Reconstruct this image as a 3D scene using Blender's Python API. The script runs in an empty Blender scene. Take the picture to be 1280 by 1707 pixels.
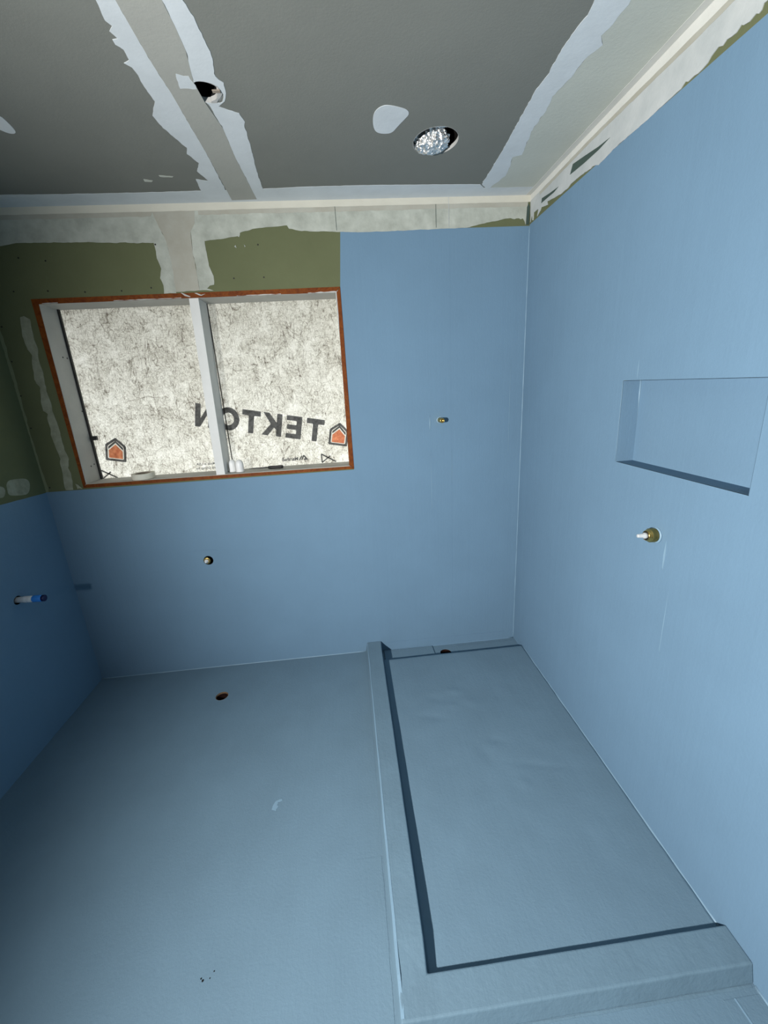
import bpy, bmesh, math, random
from mathutils import Vector, Matrix, noise
from mathutils.geometry import tessellate_polygon
random.seed(7)

# ------------------------------------------------------------------ camera, sky, light, exposure
S = bpy.context.scene
COL = S.collection
cam_d = bpy.data.cameras.new('camera')
cam = bpy.data.objects.new('camera', cam_d); COL.objects.link(cam); S.camera = cam
cam.location = (1.6001, -2.2434, 1.5801)
cam.rotation_euler = (1.2808, 0.0553, -0.0921)
cam_d.sensor_fit = 'HORIZONTAL'; cam_d.sensor_width = 36.0; cam_d.lens = 681.29 * 36 / 1280
cam_d.clip_start = 0.02

world = bpy.data.worlds.new('overcast_sky'); S.world = world; world.use_nodes = True
wn = world.node_tree.nodes['Background']
wn.inputs[0].default_value = (0.93, 0.97, 1.0, 1); wn.inputs[1].default_value = 4.6

lamp_d = bpy.data.lights.new('work_light', 'SPOT'); lamp_d.shadow_soft_size = 0.04
lamp_d.spot_size = math.radians(139); lamp_d.spot_blend = 1.0
lamp_d.energy = 530; lamp_d.color = (1.0, 0.985, 0.955)
lamp = bpy.data.objects.new('work_light', lamp_d); COL.objects.link(lamp)
lamp.location = (0.33, -2.6, 1.47)
lamp.rotation_euler = Vector((0.848, 0.525, -0.082)).to_track_quat('-Z', 'Y').to_euler()

S.view_settings.view_transform = 'Standard'; S.view_settings.look = 'None'
S.view_settings.gamma = 1.0; S.view_settings.use_curve_mapping = False
S.view_settings.exposure = 0.0

# ------------------------------------------------------------------ dimensions (metres)
W, H, DEEP = 2.567, 2.44, -3.35          # room width, ceiling height, y of the wall behind the camera
WT = 0.145                               # wall thickness
POLY = {
 'CM_tape': [(1.164,-1.006),(1.163,-0.930),(1.163,-0.821),(1.168,-0.712),(1.168,-0.600),(1.169,-0.402),(1.162,-0.020),(1.273,-0.024),(1.264,-0.372),(1.268,-0.546),(1.250,-0.676),(1.246,-0.757),(1.265,-0.869),(1.266,-0.937),(1.264,-1.007)],
 'CM_mudL': [(1.122,-1.005),(1.114,-0.958),(1.114,-0.953),(1.122,-0.939),(1.108,-0.924),(1.116,-0.903),(1.102,-0.900),(1.101,-0.885),(1.113,-0.869),(1.110,-0.835),(1.092,-0.825),(1.105,-0.810),(1.107,-0.792),(1.104,-0.737),(1.107,-0.677),(1.072,-0.612),(1.078,-0.549),(1.095,-0.492),(1.113,-0.436),(1.099,-0.397),(1.121,-0.334),(1.094,-0.275),(1.116,-0.195),(1.069,-0.214),(1.061,-0.159),(1.057,-0.114),(1.050,-0.066),(1.157,-0.010),(1.169,-0.402),(1.168,-0.600),(1.168,-0.712),(1.163,-0.821),(1.163,-0.930),(1.164,-1.006)],
 'CM_mudR': [(1.264,-1.007),(1.266,-0.937),(1.265,-0.869),(1.246,-0.757),(1.246,-0.754),(1.253,-0.758),(1.264,-0.760),(1.274,-0.758),(1.286,-0.754),(1.297,-0.749),(1.307,-0.738),(1.311,-0.725),(1.312,-0.717),(1.314,-0.706),(1.310,-0.690),(1.302,-0.673),(1.295,-0.668),(1.272,-0.667),(1.254,-0.670),(1.258,-0.662),(1.268,-0.546),(1.264,-0.372),(1.273,-0.024),(1.315,-0.053),(1.319,-0.120),(1.322,-0.266),(1.337,-0.462),(1.340,-0.555),(1.347,-0.577),(1.339,-0.620),(1.285,-0.653),(1.310,-0.676),(1.323,-0.711),(1.328,-0.753),(1.313,-0.776),(1.325,-0.863),(1.321,-0.908),(1.319,-0.966),(1.309,-1.008)],
 'CM_halo': [(1.228,-0.780),(1.241,-0.780),(1.245,-0.755),(1.246,-0.729),(1.200,-0.731),(1.204,-0.757),(1.210,-0.789)],
 'CB_band': [(0.215,-0.115),(0.247,-0.116),(0.529,-0.111),(0.770,-0.109),(1.057,-0.114),(1.309,-0.119),(1.486,-0.130),(1.754,-0.133),(2.122,-0.124),(2.279,-0.118),(2.303,-0.090),(2.561,-0.013)],
 'CR_mud': [(2.260,-1.032),(2.264,-1.020),(2.271,-0.979),(2.268,-0.969),(2.262,-0.920),(2.260,-0.874),(2.265,-0.798),(2.264,-0.756),(2.260,-0.700),(2.268,-0.574),(2.278,-0.421),(2.280,-0.288),(2.286,-0.121),(2.327,-0.063),(2.367,-0.190),(2.357,-0.268),(2.339,-0.339),(2.370,-0.355),(2.352,-0.450),(2.340,-0.507),(2.340,-0.598),(2.335,-0.656),(2.327,-0.689),(2.344,-0.770),(2.348,-0.850),(2.367,-0.890),(2.344,-0.920),(2.348,-0.935),(2.352,-0.976),(2.354,-1.021),(2.353,-1.027)],
 'CR_coat': [(2.353,-1.027),(2.354,-1.021),(2.352,-0.976),(2.348,-0.935),(2.344,-0.920),(2.367,-0.890),(2.348,-0.850),(2.344,-0.770),(2.327,-0.689),(2.335,-0.656),(2.340,-0.598),(2.340,-0.507),(2.352,-0.450),(2.370,-0.355),(2.339,-0.339),(2.357,-0.268),(2.367,-0.190),(2.327,-0.063),(2.561,-0.006),(2.576,-0.349),(2.578,-0.588),(2.579,-0.750),(2.567,-1.014),(2.559,-1.036)],
 'C_patch': [(1.763,-0.601),(1.771,-0.632),(1.790,-0.651),(1.809,-0.654),(1.846,-0.643),(1.875,-0.629),(1.882,-0.608),(1.871,-0.584),(1.852,-0.546),(1.837,-0.509),(1.810,-0.503),(1.780,-0.512),(1.767,-0.547)],
 'C_patch2': [(0.594,-0.618),(0.628,-0.618),(0.628,-0.593),(0.619,-0.541),(0.604,-0.527),(0.588,-0.531),(0.577,-0.549),(0.563,-0.579)],
 'C_speck1': [(0.868,-0.222),(0.898,-0.209),(0.889,-0.198),(0.863,-0.202)],
 'C_speck2': [(0.938,-0.249),(0.990,-0.239),(0.983,-0.231),(0.938,-0.238)],
 'C_hole1': [(1.246,-0.757),(1.246,-0.754),(1.264,-0.760),(1.286,-0.754),(1.307,-0.738),(1.312,-0.717),(1.314,-0.706),(1.310,-0.690),(1.295,-0.668),(1.254,-0.670)],
 'C_hole2': [(1.921,-0.458),(1.928,-0.495),(1.949,-0.521),(1.977,-0.542),(2.010,-0.543),(2.043,-0.530),(2.073,-0.500),(2.081,-0.483),(2.086,-0.409),(2.086,-0.375),(2.044,-0.356),(1.997,-0.361),(1.955,-0.391),(1.928,-0.434)],
 'BM_left': [(0.103,2.416),(0.152,2.415),(0.403,2.412),(0.659,2.409),(0.799,2.406),(0.817,2.347),(0.831,2.313),(0.837,2.291),(0.843,2.226),(0.844,2.164),(0.840,2.081),(0.784,2.081),(0.788,2.110),(0.779,2.142),(0.786,2.165),(0.792,2.181),(0.781,2.224),(0.782,2.266),(0.780,2.287),(0.785,2.289),(0.469,2.298),(0.188,2.303),(0.152,2.301),(0.113,2.288),(0.054,2.265)],
 'BM_right': [(1.186,2.398),(1.085,2.398),(0.988,2.391),(0.978,2.362),(0.953,2.329),(0.947,2.246),(0.950,2.207),(0.950,2.136),(0.950,2.084),(1.015,2.081),(0.986,2.091),(1.001,2.103),(1.021,2.106),(1.024,2.118),(1.025,2.142),(1.011,2.186),(1.010,2.228),(1.009,2.288),(1.094,2.295),(1.172,2.306),(1.174,2.317),(1.233,2.331),(1.290,2.336),(1.393,2.342),(1.401,2.328),(1.459,2.317),(1.614,2.310),(1.711,2.306),(1.849,2.305),(1.999,2.308),(2.100,2.309),(2.150,2.310),(2.252,2.311),(2.377,2.334),(2.407,2.337),(2.430,2.342),(2.470,2.346),(2.477,2.343),(2.489,2.341),(2.498,2.344),(2.512,2.344),(2.519,2.340),(2.531,2.343),(2.539,2.332),(2.546,2.316),(2.555,2.327),(2.553,2.398),(2.556,2.409),(2.565,2.412),(2.434,2.419),(2.025,2.414),(1.628,2.415),(1.297,2.411)],
 'BM_tape': [(0.796,2.392),(0.817,2.347),(0.831,2.313),(0.837,2.291),(0.843,2.226),(0.844,2.164),(0.840,2.081),(0.950,2.084),(0.950,2.136),(0.950,2.207),(0.947,2.246),(0.953,2.329),(0.978,2.362),(0.987,2.388)],
 'BM_cream': [(0.111,2.442),(0.160,2.442),(0.666,2.440),(1.300,2.436),(2.026,2.442),(2.561,2.445),(2.562,2.411),(2.434,2.416),(2.025,2.412),(1.628,2.412),(1.297,2.408),(0.799,2.405),(0.402,2.409),(0.152,2.413),(0.102,2.414)],
 'BM_grey': [(0.152,2.415),(0.403,2.412),(0.799,2.406),(0.790,2.391),(0.398,2.396),(0.146,2.395)],
 'BM_streak': [(0.116,2.001),(0.102,1.920),(0.104,1.894),(0.108,1.860),(0.121,1.833),(0.109,1.786),(0.107,1.758),(0.100,1.724),(0.105,1.703),(0.117,1.684),(0.111,1.667),(0.100,1.610),(0.100,1.574),(0.117,1.559),(0.108,1.530),(0.109,1.478),(0.103,1.456),(0.110,1.387),(0.117,1.332),(0.108,1.310),(0.108,1.270),(0.098,1.191),(0.100,1.169),(0.137,1.168),(0.145,1.228),(0.148,1.252),(0.141,1.284),(0.157,1.330),(0.148,1.377),(0.149,1.438),(0.149,1.505),(0.142,1.572),(0.146,1.601),(0.140,1.665),(0.142,1.701),(0.149,1.749),(0.146,1.825),(0.155,1.858),(0.150,1.912),(0.156,1.990),(0.133,2.005)],
 'B_chip': [(0.157,1.199),(0.170,1.194),(0.187,1.170),(0.169,1.174),(0.161,1.170)],
 'RM_mud': [(-1.214,2.336),(-1.178,2.332),(-1.169,2.333),(-1.166,2.324),(-1.160,2.322),(-1.153,2.327),(-1.138,2.323),(-1.123,2.327),(-1.117,2.332),(-1.111,2.328),(-1.105,2.325),(-1.080,2.329),(-1.070,2.324),(-1.057,2.330),(-1.037,2.323),(-1.029,2.316),(-1.014,2.313),(-0.988,2.315),(-0.969,2.314),(-0.959,2.320),(-0.944,2.312),(-0.914,2.312),(-0.886,2.312),(-0.820,2.310),(-0.747,2.312),(-0.652,2.314),(-0.573,2.306),(-0.543,2.317),(-0.481,2.324),(-0.381,2.328),(-0.363,2.323),(-0.297,2.325),(-0.181,2.344),(-0.188,2.329),(-0.123,2.344),(-0.114,2.334),(-0.082,2.322),(-0.088,2.335),(-0.094,2.348),(-0.044,2.352),(-0.040,2.321),(-0.032,2.324),(-0.024,2.350),(-0.008,2.324),(0.001,2.394),(-0.005,2.403),(0.001,2.413),(-0.812,2.426),(-0.846,2.421),(-0.939,2.411),(-1.010,2.397),(-1.069,2.402),(-1.078,2.402),(-1.107,2.405)],
 'RM_cream': [(0.015,2.451),(-0.349,2.477),(-0.841,2.449),(-0.888,2.447),(-0.945,2.450),(-1.006,2.452),(-1.018,2.453),(-1.107,2.405),(-1.078,2.402),(-1.069,2.402),(-1.010,2.397),(-0.939,2.411),(-0.846,2.421),(-0.812,2.426),(0.001,2.413)],
 'R_slit': [(-0.372,2.363),(-0.389,2.391),(-0.473,2.379),(-0.564,2.365),(-0.632,2.359),(-0.566,2.354),(-0.477,2.356),(-0.411,2.360)],
 'R_slit2': [(-0.122,2.360),(-0.127,2.378),(-0.200,2.368),(-0.283,2.360),(-0.243,2.355),(-0.179,2.358)],
 'LM_patch': [(-0.230,1.256),(-0.210,1.272),(-0.174,1.270),(-0.116,1.263),(-0.091,1.247),(-0.094,1.217),(-0.114,1.191),(-0.137,1.183),(-0.211,1.198),(-0.235,1.208),(-0.233,1.231)],
 'LM_patch2': [(-0.301,1.263),(-0.252,1.253),(-0.243,1.233),(-0.254,1.213),(-0.273,1.201),(-0.319,1.218)],
 'screws': [(0.291,2.229),(0.179,2.244),(0.119,2.109),(0.268,2.106),(0.430,2.096),(0.594,2.095),(0.730,2.103),(1.249,2.267),(1.117,2.130),(1.258,2.130),(0.023,1.963),(0.022,1.809),(0.017,1.651),(0.019,1.494),(0.024,1.187),(1.175,2.325),(0.786,2.280)],
}

# ------------------------------------------------------------------ materials
def mat(name):
    m = bpy.data.materials.new(name); m.use_nodes = True
    return m, m.node_tree, m.node_tree.nodes['Principled BSDF']

def nd(nt, typ, **kw):
    n = nt.nodes.new(typ)
    for k, v in kw.items():
        if k in n.inputs: n.inputs[k].default_value = v
        else: setattr(n, k, v)
    return n

def surf(name, rgb, rough=0.7, spec=0.3, var=0.06, vscale=6.0, bump=0.0, bscale=60.0, metal=0.0, stretch=None, streak=0.0, rgb2=None):
    """diffuse surface with mottled colour and fine relief"""
    m, nt, p = mat(name)
    if metal == 0: rgb = [c * 0.52 for c in rgb]; rgb2 = [c * 0.52 for c in rgb2] if rgb2 else None
    p.inputs['Roughness'].default_value = rough; p.inputs['Specular IOR Level'].default_value = spec
    p.inputs['Metallic'].default_value = metal
    tc = nd(nt, 'ShaderNodeTexCoord')
    n1 = nd(nt, 'ShaderNodeTexNoise', Scale=vscale, Detail=5.0, Roughness=0.6)
    nt.links.new(tc.outputs['Object'], n1.inputs['Vector'])
    cr = nd(nt, 'ShaderNodeValToRGB')
    a = [max(0, c * (1 - var)) for c in rgb]; b = [min(1, c * (1 + var)) for c in (rgb2 or rgb)]
    cr.color_ramp.elements[0].position = 0.3; cr.color_ramp.elements[1].position = 0.7
    cr.color_ramp.elements[0].color = (*a, 1); cr.color_ramp.elements[1].color = (*b, 1)
    nt.links.new(n1.outputs[0], cr.inputs[0]); nt.links.new(cr.outputs[0], p.inputs['Base Color'])
    if bump > 0:
        n2 = nd(nt, 'ShaderNodeTexNoise', Scale=bscale, Detail=4.0, Roughness=0.65)
        nt.links.new(tc.outputs['Object'], n2.inputs['Vector'])
        h = n2.outputs[0]
        if streak > 0:
            mp = nd(nt, 'ShaderNodeMapping'); mp.inputs['Scale'].default_value = stretch
            nt.links.new(tc.outputs['Object'], mp.inputs['Vector'])
            n3 = nd(nt, 'ShaderNodeTexNoise', Scale=1.0, Detail=3.0, Roughness=0.6)
            nt.links.new(mp.outputs[0], n3.inputs['Vector'])
            mx = nd(nt, 'ShaderNodeMath', operation='MULTIPLY_ADD'); mx.inputs[1].default_value = streak
            nt.links.new(n3.outputs[0], mx.inputs[0]); nt.links.new(h, mx.inputs[2]); h = mx.outputs[0]
        bp = nd(nt, 'ShaderNodeBump', Strength=bump, Distance=0.002)
        nt.links.new(h, bp.inputs['Height']); nt.links.new(bp.outputs[0], p.inputs['Normal'])
    return m

MEM = (0.252, 0.424, 0.600)
M_mem_wall = surf('blue_membrane_wall', MEM, 0.8, 0.12, 0.035, 3.0, 0.35, 90.0, stretch=(28, 28, 0.9), streak=1.4)
M_mem_floor = surf('blue_membrane_floor', (0.262, 0.415, 0.540), 0.75, 0.15, 0.045, 4.0, 0.5, 110.0, stretch=(30, 1.2, 30), streak=0.8)
M_bead = surf('blue_membrane_bead', (0.37, 0.58, 0.76), 0.45, 0.35, 0.05, 10.0, 0.4, 50.0)
M_curb = surf('blue_membrane_curb', (0.256, 0.402, 0.515), 0.6, 0.22, 0.06, 9.0, 0.6, 70.0, stretch=(40, 3, 40), streak=0.8)
M_green = surf('green_wallboard', (0.225, 0.250, 0.136), 0.95, 0.05, 0.05, 5.0, 0.3, 140.0)
M_greenl = surf('lighter_green_joint', (0.38, 0.42, 0.26), 0.9, 0.1, 0.1, 12.0)
M_ceil = surf('grey_ceiling_board', (0.355, 0.37, 0.335), 0.85, 0.15, 0.04, 4.0, 0.22, 160.0)
M_mud = surf('joint_compound', (0.74, 0.80, 0.81), 0.8, 0.15, 0.07, 12.0, 0.5, 40.0, rgb2=(0.80, 0.84, 0.84))
M_mudc = surf('ceiling_joint_compound', (1.10, 1.18, 1.22), 0.8, 0.15, 0.05, 9.0, 0.3, 40.0)
M_mudw = surf('wall_joint_compound', (0.62, 0.66, 0.58), 0.8, 0.15, 0.10, 14.0, 0.5, 40.0, rgb2=(0.76, 0.80, 0.72))
M_mudthin = surf('thin_joint_compound', (0.44, 0.46, 0.33), 0.75, 0.2, 0.14, 22.0, 0.5, 50.0, rgb2=(0.53, 0.56, 0.43))
M_taper = surf('pale_joint_tape', (1.05, 1.06, 1.0), 0.75, 0.2, 0.04, 8.0, 0.3, 60.0)
M_tape = surf('cream_joint_tape', (0.98, 0.96, 0.83), 0.75, 0.2, 0.05, 8.0, 0.3, 60.0)
M_tapeg = surf('grey_taped_joint', (0.68, 0.69, 0.63), 0.8, 0.15, 0.04, 5.0, 0.3, 90.0)
M_tapew = surf('beige_taped_joint', (0.64, 0.62, 0.52), 0.8, 0.15, 0.05, 9.0, 0.3, 60.0, rgb2=(0.68, 0.68, 0.60))
M_coat = surf('thin_ceiling_coat', (0.92, 0.96, 0.86), 0.8, 0.15, 0.04, 4.0, 0.3, 90.0)
M_slit = surf('bare_dark_board', (0.10, 0.15, 0.13), 0.85, 0.15, 0.1)
M_gypsum = surf('cut_gypsum', (0.80, 0.80, 0.77), 0.9, 0.1, 0.06, 30.0, 0.5, 90.0)
M_frame = surf('grey_painted_frame', (0.80, 0.79, 0.73), 0.6, 0.3, 0.07, 7.0, 0.4, 70.0)
M_mull = surf('pale_grey_mullion', (1.15, 1.17, 1.15), 0.6, 0.3, 0.05, 7.0, 0.4, 70.0)
M_black = surf('black_plastic', (0.012, 0.012, 0.013), 0.5, 0.4, 0.1)
M_dark = surf('dark_cavity', (0.012, 0.011, 0.010), 0.95, 0.05, 0.1)
M_drainpipe = surf('rusty_brown_pipe', (0.030, 0.010, 0.008), 0.6, 0.3, 0.3, 40.0)
M_plywood = surf('cut_subfloor_edge', (0.36, 0.24, 0.15), 0.9, 0.1, 0.2, 60.0)
M_brass = surf('brass', (0.62, 0.43, 0.14), 0.28, 0.5, 0.1, 40.0, 0.0, metal=1.0)
M_white = surf('white_plastic', (1.35, 1.37, 1.37), 0.4, 0.45, 0.03)
M_plug = surf('white_plug', (0.85, 0.90, 0.92), 0.45, 0.4, 0.03)
M_pipew = surf('grey_white_pipe', (1.2, 1.25, 1.3), 0.4, 0.45, 0.12, 60.0)
M_blue = surf('blue_plastic', (0.06, 0.42, 1.3), 0.4, 0.45, 0.05)
M_blued = surf('dark_blue_plastic', (0.01, 0.012, 0.10), 0.4, 0.45, 0.05)
M_roll = surf('cream_masking_tape', (1.25, 1.22, 1.05), 0.7, 0.25, 0.05, 30.0)
M_tan = surf('tan_paper', (0.50, 0.42, 0.34), 0.9, 0.1, 0.08)
M_blocker = surf('added_blocker_board', (0.35, 0.33, 0.30), 0.9, 0.1, 0.05)

def wood():
    m, nt, p = mat('reddish_brown_stained_wood')
    tc = nd(nt, 'ShaderNodeTexCoord'); mp = nd(nt, 'ShaderNodeMapping'); mp.inputs['Scale'].default_value = (14, 14, 14)
    n = nd(nt, 'ShaderNodeTexNoise', Scale=2.5, Detail=6.0, Roughness=0.7, Distortion=1.2)
    nt.links.new(tc.outputs['Object'], mp.inputs[0]); nt.links.new(mp.outputs[0], n.inputs['Vector'])
    cr = nd(nt, 'ShaderNodeValToRGB'); cr.color_ramp.elements[0].position = 0.25; cr.color_ramp.elements[1].position = 0.8
    cr.color_ramp.elements[0].color = (0.075, 0.013, 0.002, 1); cr.color_ramp.elements[1].color = (0.215, 0.060, 0.007, 1)
    nt.links.new(n.outputs[0], cr.inputs[0]); nt.links.new(cr.outputs[0], p.inputs['Base Color'])
    p.inputs['Roughness'].default_value = 0.6; p.inputs['Specular IOR Level'].default_value = 0.15
    return m
M_wood = wood()

def foil():
    m, nt, p = mat('crinkled_foil')
    p.inputs['Base Color'].default_value = (0.93, 0.92, 0.90, 1); p.inputs['Metallic'].default_value = 1; p.inputs['Roughness'].default_value = 0.42
    tc = nd(nt, 'ShaderNodeTexCoord'); v = nd(nt, 'ShaderNodeTexVoronoi', Scale=55.0)
    nt.links.new(tc.outputs['Object'], v.inputs['Vector'])
    b = nd(nt, 'ShaderNodeBump', Strength=1.0, Distance=0.012); nt.links.new(v.outputs[0], b.inputs['Height']); nt.links.new(b.outputs[0], p.inputs['Normal'])
    return m
M_foil = foil()

def glass():
    m, nt, p = mat('window_glass'); nt.nodes.remove(p)
    out = nt.nodes['Material Output']
    t = nd(nt, 'ShaderNodeBsdfTransparent'); t.inputs[0].default_value = (0.97, 0.98, 0.97, 1)
    g = nd(nt, 'ShaderNodeBsdfGlossy', Roughness=0.6); mx = nd(nt, 'ShaderNodeMixShader')
    mx.inputs[0].default_value = 0.006
    nt.links.new(t.outputs[0], mx.inputs[1]); nt.links.new(g.outputs[0], mx.inputs[2]); nt.links.new(mx.outputs[0], out.inputs[0])
    return m
M_glass = glass()

def wrap_mat():
    """backlit non-woven house wrap: pale sheet with random grey-brown fibres"""
    m, nt, p = mat('fibrous_house_wrap'); nt.nodes.remove(p)
    out = nt.nodes['Material Output']; L = nt.links.new
    tc = nd(nt, 'ShaderNodeTexCoord')
    def fibres(scale, dist, width, seed, stretch=(1, 1, 1)):
        mp = nd(nt, 'ShaderNodeMapping'); mp.inputs['Location'].default_value = (seed, seed * 2.3, seed * 0.7); mp.inputs['Scale'].default_value = stretch
        L(tc.outputs['Object'], mp.inputs[0])
        n = nd(nt, 'ShaderNodeTexNoise', Scale=scale, Detail=2.0, Roughness=0.55, Distortion=dist)
        L(mp.outputs[0], n.inputs['Vector'])
        s = nd(nt, 'ShaderNodeMath', operation='SUBTRACT'); s.inputs[1].default_value = 0.5; L(n.outputs[0], s.inputs[0])
        a = nd(nt, 'ShaderNodeMath', operation='ABSOLUTE'); L(s.outputs[0], a.inputs[0])
        r = nd(nt, 'ShaderNodeMapRange'); r.inputs[1].default_value = 0.0; r.inputs[2].default_value = width
        r.inputs[3].default_value = 1.0; r.inputs[4].default_value = 0.0; L(a.outputs[0], r.inputs[0])
        return r.outputs[0]
    def mul(a, k):
        q = nd(nt, 'ShaderNodeMath', operation='MULTIPLY'); L(a, q.inputs[0])
        if isinstance(k, float): q.inputs[1].default_value = k
        else: L(k, q.inputs[1])
        return q.outputs[0]
    def add(a, b):
        q = nd(nt, 'ShaderNodeMath', operation='ADD'); L(a, q.inputs[0]); L(b, q.inputs[1]); return q.outputs[0]
    blot = nd(nt, 'ShaderNodeTexNoise', Scale=11.0, Detail=7.0, Roughness=0.72, Distortion=0.6); L(tc.outputs['Object'], blot.inputs['Vector'])
    mask = nd(nt, 'ShaderNodeMapRange'); mask.inputs[1].default_value = 0.36; mask.inputs[2].default_value = 0.68; mask.inputs[3].default_value = 0.0; L(blot.outputs[0], mask.inputs[0])
    msk = nd(nt, 'ShaderNodeMath', operation='MULTIPLY_ADD'); msk.inputs[1].default_value = 0.6; msk.inputs[2].default_value = 0.55; L(mask.outputs[0], msk.inputs[0])
    f = mul(fibres(3.2, 0.9, 0.0032, 1.0), 0.46)
    f = add(f, mul(fibres(5.0, 1.0, 0.006, 31.0, (2.0, 1, 0.5)), 0.52))
    f = add(f, mul(fibres(10, 1.4, 0.014, 4.0, (2.0, 1, 0.6)), 0.46))
    f = add(f, mul(fibres(17, 1.6, 0.026, 22.0, (1.8, 1, 0.7)), 0.38))
    f = add(f, mul(fibres(26, 1.8, 0.040, 9.0, (0.7, 1, 1.3)), 0.28))
    f = add(f, mul(fibres(44, 1.6, 0.060, 15.0, (1.5, 1, 0.8)), 0.22))
    f = add(f, mul(fibres(75, 1.4, 0.08, 40.0), 0.12))
    f = mul(f, msk.outputs[0])
    f = add(f, mul(mask.outputs[0], 0.24))
    fine = nd(nt, 'ShaderNodeTexNoise', Scale=160.0, Detail=3.0, Roughness=0.7); L(tc.outputs['Object'], fine.inputs['Vector'])
    fm = nd(nt, 'ShaderNodeMapRange'); fm.inputs[1].default_value = 0.35; fm.inputs[2].default_value = 0.7; fm.inputs[4].default_value = 0.10; L(fine.outputs[0], fm.inputs[0])
    f = add(f, fm.outputs[0])
    cr = nd(nt, 'ShaderNodeValToRGB'); e = cr.color_ramp.elements
    e[0].position = 0.04; e[0].color = (0.96, 0.925, 0.865, 1); e[1].position = 0.95; e[1].color = (0.17, 0.14, 0.115, 1)
    k = e.new(0.40); k.color = (0.60, 0.565, 0.49, 1)
    L(f, cr.inputs[0])
    t = nd(nt, 'ShaderNodeBsdfTranslucent'); d = nd(nt, 'ShaderNodeBsdfDiffuse')
    L(cr.outputs[0], t.inputs[0]); L(cr.outputs[0], d.inputs[0])
    mx = nd(nt, 'ShaderNodeMixShader'); mx.inputs[0].default_value = 0.3
    L(t.outputs[0], mx.inputs[1]); L(d.outputs[0], mx.inputs[2]); L(mx.outputs[0], out.inputs[0])
    return m
M_wrap = wrap_mat()

def ink(name, rgb, trans):
    m, nt, p = mat(name); nt.nodes.remove(p); out = nt.nodes['Material Output']; L = nt.links.new
    tc = nd(nt, 'ShaderNodeTexCoord'); n = nd(nt, 'ShaderNodeTexNoise', Scale=45.0, Detail=5.0, Roughness=0.7); L(tc.outputs['Object'], n.inputs['Vector'])
    cr = nd(nt, 'ShaderNodeValToRGB'); cr.color_ramp.elements[0].position = 0.35; cr.color_ramp.elements[1].position = 0.72
    cr.color_ramp.elements[0].color = (*rgb, 1); cr.color_ramp.elements[1].color = (*[min(1, c * 2.2 + 0.02) for c in rgb], 1)
    L(n.outputs[0], cr.inputs[0])
    t = nd(nt, 'ShaderNodeBsdfTranslucent'); d = nd(nt, 'ShaderNodeBsdfDiffuse'); mx = nd(nt, 'ShaderNodeMixShader'); mx.inputs[0].default_value = 1 - trans
    L(cr.outputs[0], t.inputs[0]); L(cr.outputs[0], d.inputs[0]); L(t.outputs[0], mx.inputs[1]); L(d.outputs[0], mx.inputs[2]); L(mx.outputs[0], out.inputs[0])
    return m
M_ink = ink('grey_black_print', (0.075, 0.075, 0.078), 0.7)
M_inko = ink('orange_print', (0.62, 0.20, 0.11), 0.8)
M_inkw = ink('white_print', (0.93, 0.92, 0.88), 0.8)

# ------------------------------------------------------------------ object helpers
def obj(name, me, m=None, parent=None, smooth=False):
    if isinstance(me, bmesh.types.BMesh):
        bm = me; bmesh.ops.recalc_face_normals(bm, faces=bm.faces[:])
        me = bpy.data.meshes.new(name); bm.to_mesh(me); bm.free()
    o = bpy.data.objects.new(name, me); COL.objects.link(o)
    if m and not me.materials: me.materials.append(m)
    if smooth:
        for q in me.polygons: q.use_smooth = True
    if parent: o.parent = parent
    return o

def thing(name, label, cat, group=None):
    o = bpy.data.objects.new(name, None); COL.objects.link(o)
    o['label'] = label; o['category'] = cat
    if group: o['group'] = group
    return o

def base_at(root):
    """put an Empty at the lowest middle point of its parts, leaving the parts where they stand"""
    lo = Vector((1e9,) * 3); hi = -lo
    def walk(o):
        for c in o.children:
            if c.type == 'MESH':
                for v in c.data.vertices:
                    for i in range(3): lo[i] = min(lo[i], v.co[i]); hi[i] = max(hi[i], v.co[i])
            walk(c)
    for ch in [o for o in COL.objects if o.parent == root]:
        for v in ch.data.vertices:
            for i in range(3): lo[i] = min(lo[i], v.co[i]); hi[i] = max(hi[i], v.co[i])
    p = Vector(((lo.x + hi.x) / 2, (lo.y + hi.y) / 2, lo.z)); root.location = p
    seen = set()
    for ch in [o for o in COL.objects if o.parent == root]:
        ch.location = -p

PL = {   # a flat (a, b) outline on a surface, d metres proud of it towards the room
    'ceil': lambda a, b, d: (a, b, H - d), 'back': lambda a, b, d: (a, -d, b),
    'right': lambda a, b, d: (W - d, a, b), 'left': lambda a, b, d: (d, a, b), 'floor': lambda a, b, d: (a, b, d),
    'front': lambda a, b, d: (a, DEEP + d, b)}

def plate(plane, loops, d0, d1):
    """solid plate between depths d0 and d1; loops[0] is the outline, the others are holes"""
    f = PL[plane]; bm = bmesh.new()
    flat = [p for l in loops for p in l]
    tri = tessellate_polygon([[Vector((p[0], p[1], 0)) for p in l] for l in loops])
    va = [bm.verts.new(f(p[0], p[1], d0)) for p in flat]; vb = [bm.verts.new(f(p[0], p[1], d1)) for p in flat]
    for t in tri:
        if len(set(t)) < 3: continue
        for vs in (va, vb):
            try: bm.faces.new([vs[i] for i in t])
            except ValueError: pass
    k = 0
    for l in loops:
        n = len(l)
        for i in range(n):
            j = (i + 1) % n
            try: bm.faces.new((va[k + i], va[k + j], vb[k + j], vb[k + i]))
            except ValueError: pass
        k += n
    return bm

def rect(a0, a1, b0, b1): return [(a0, b0), (a1, b0), (a1, b1), (a0, b1)]
def circ(a, b, r, n=32, ry=None): return [(a + r * math.cos(2 * math.pi * i / n), b + (ry or r) * math.sin(2 * math.pi * i / n)) for i in range(n)]

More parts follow.
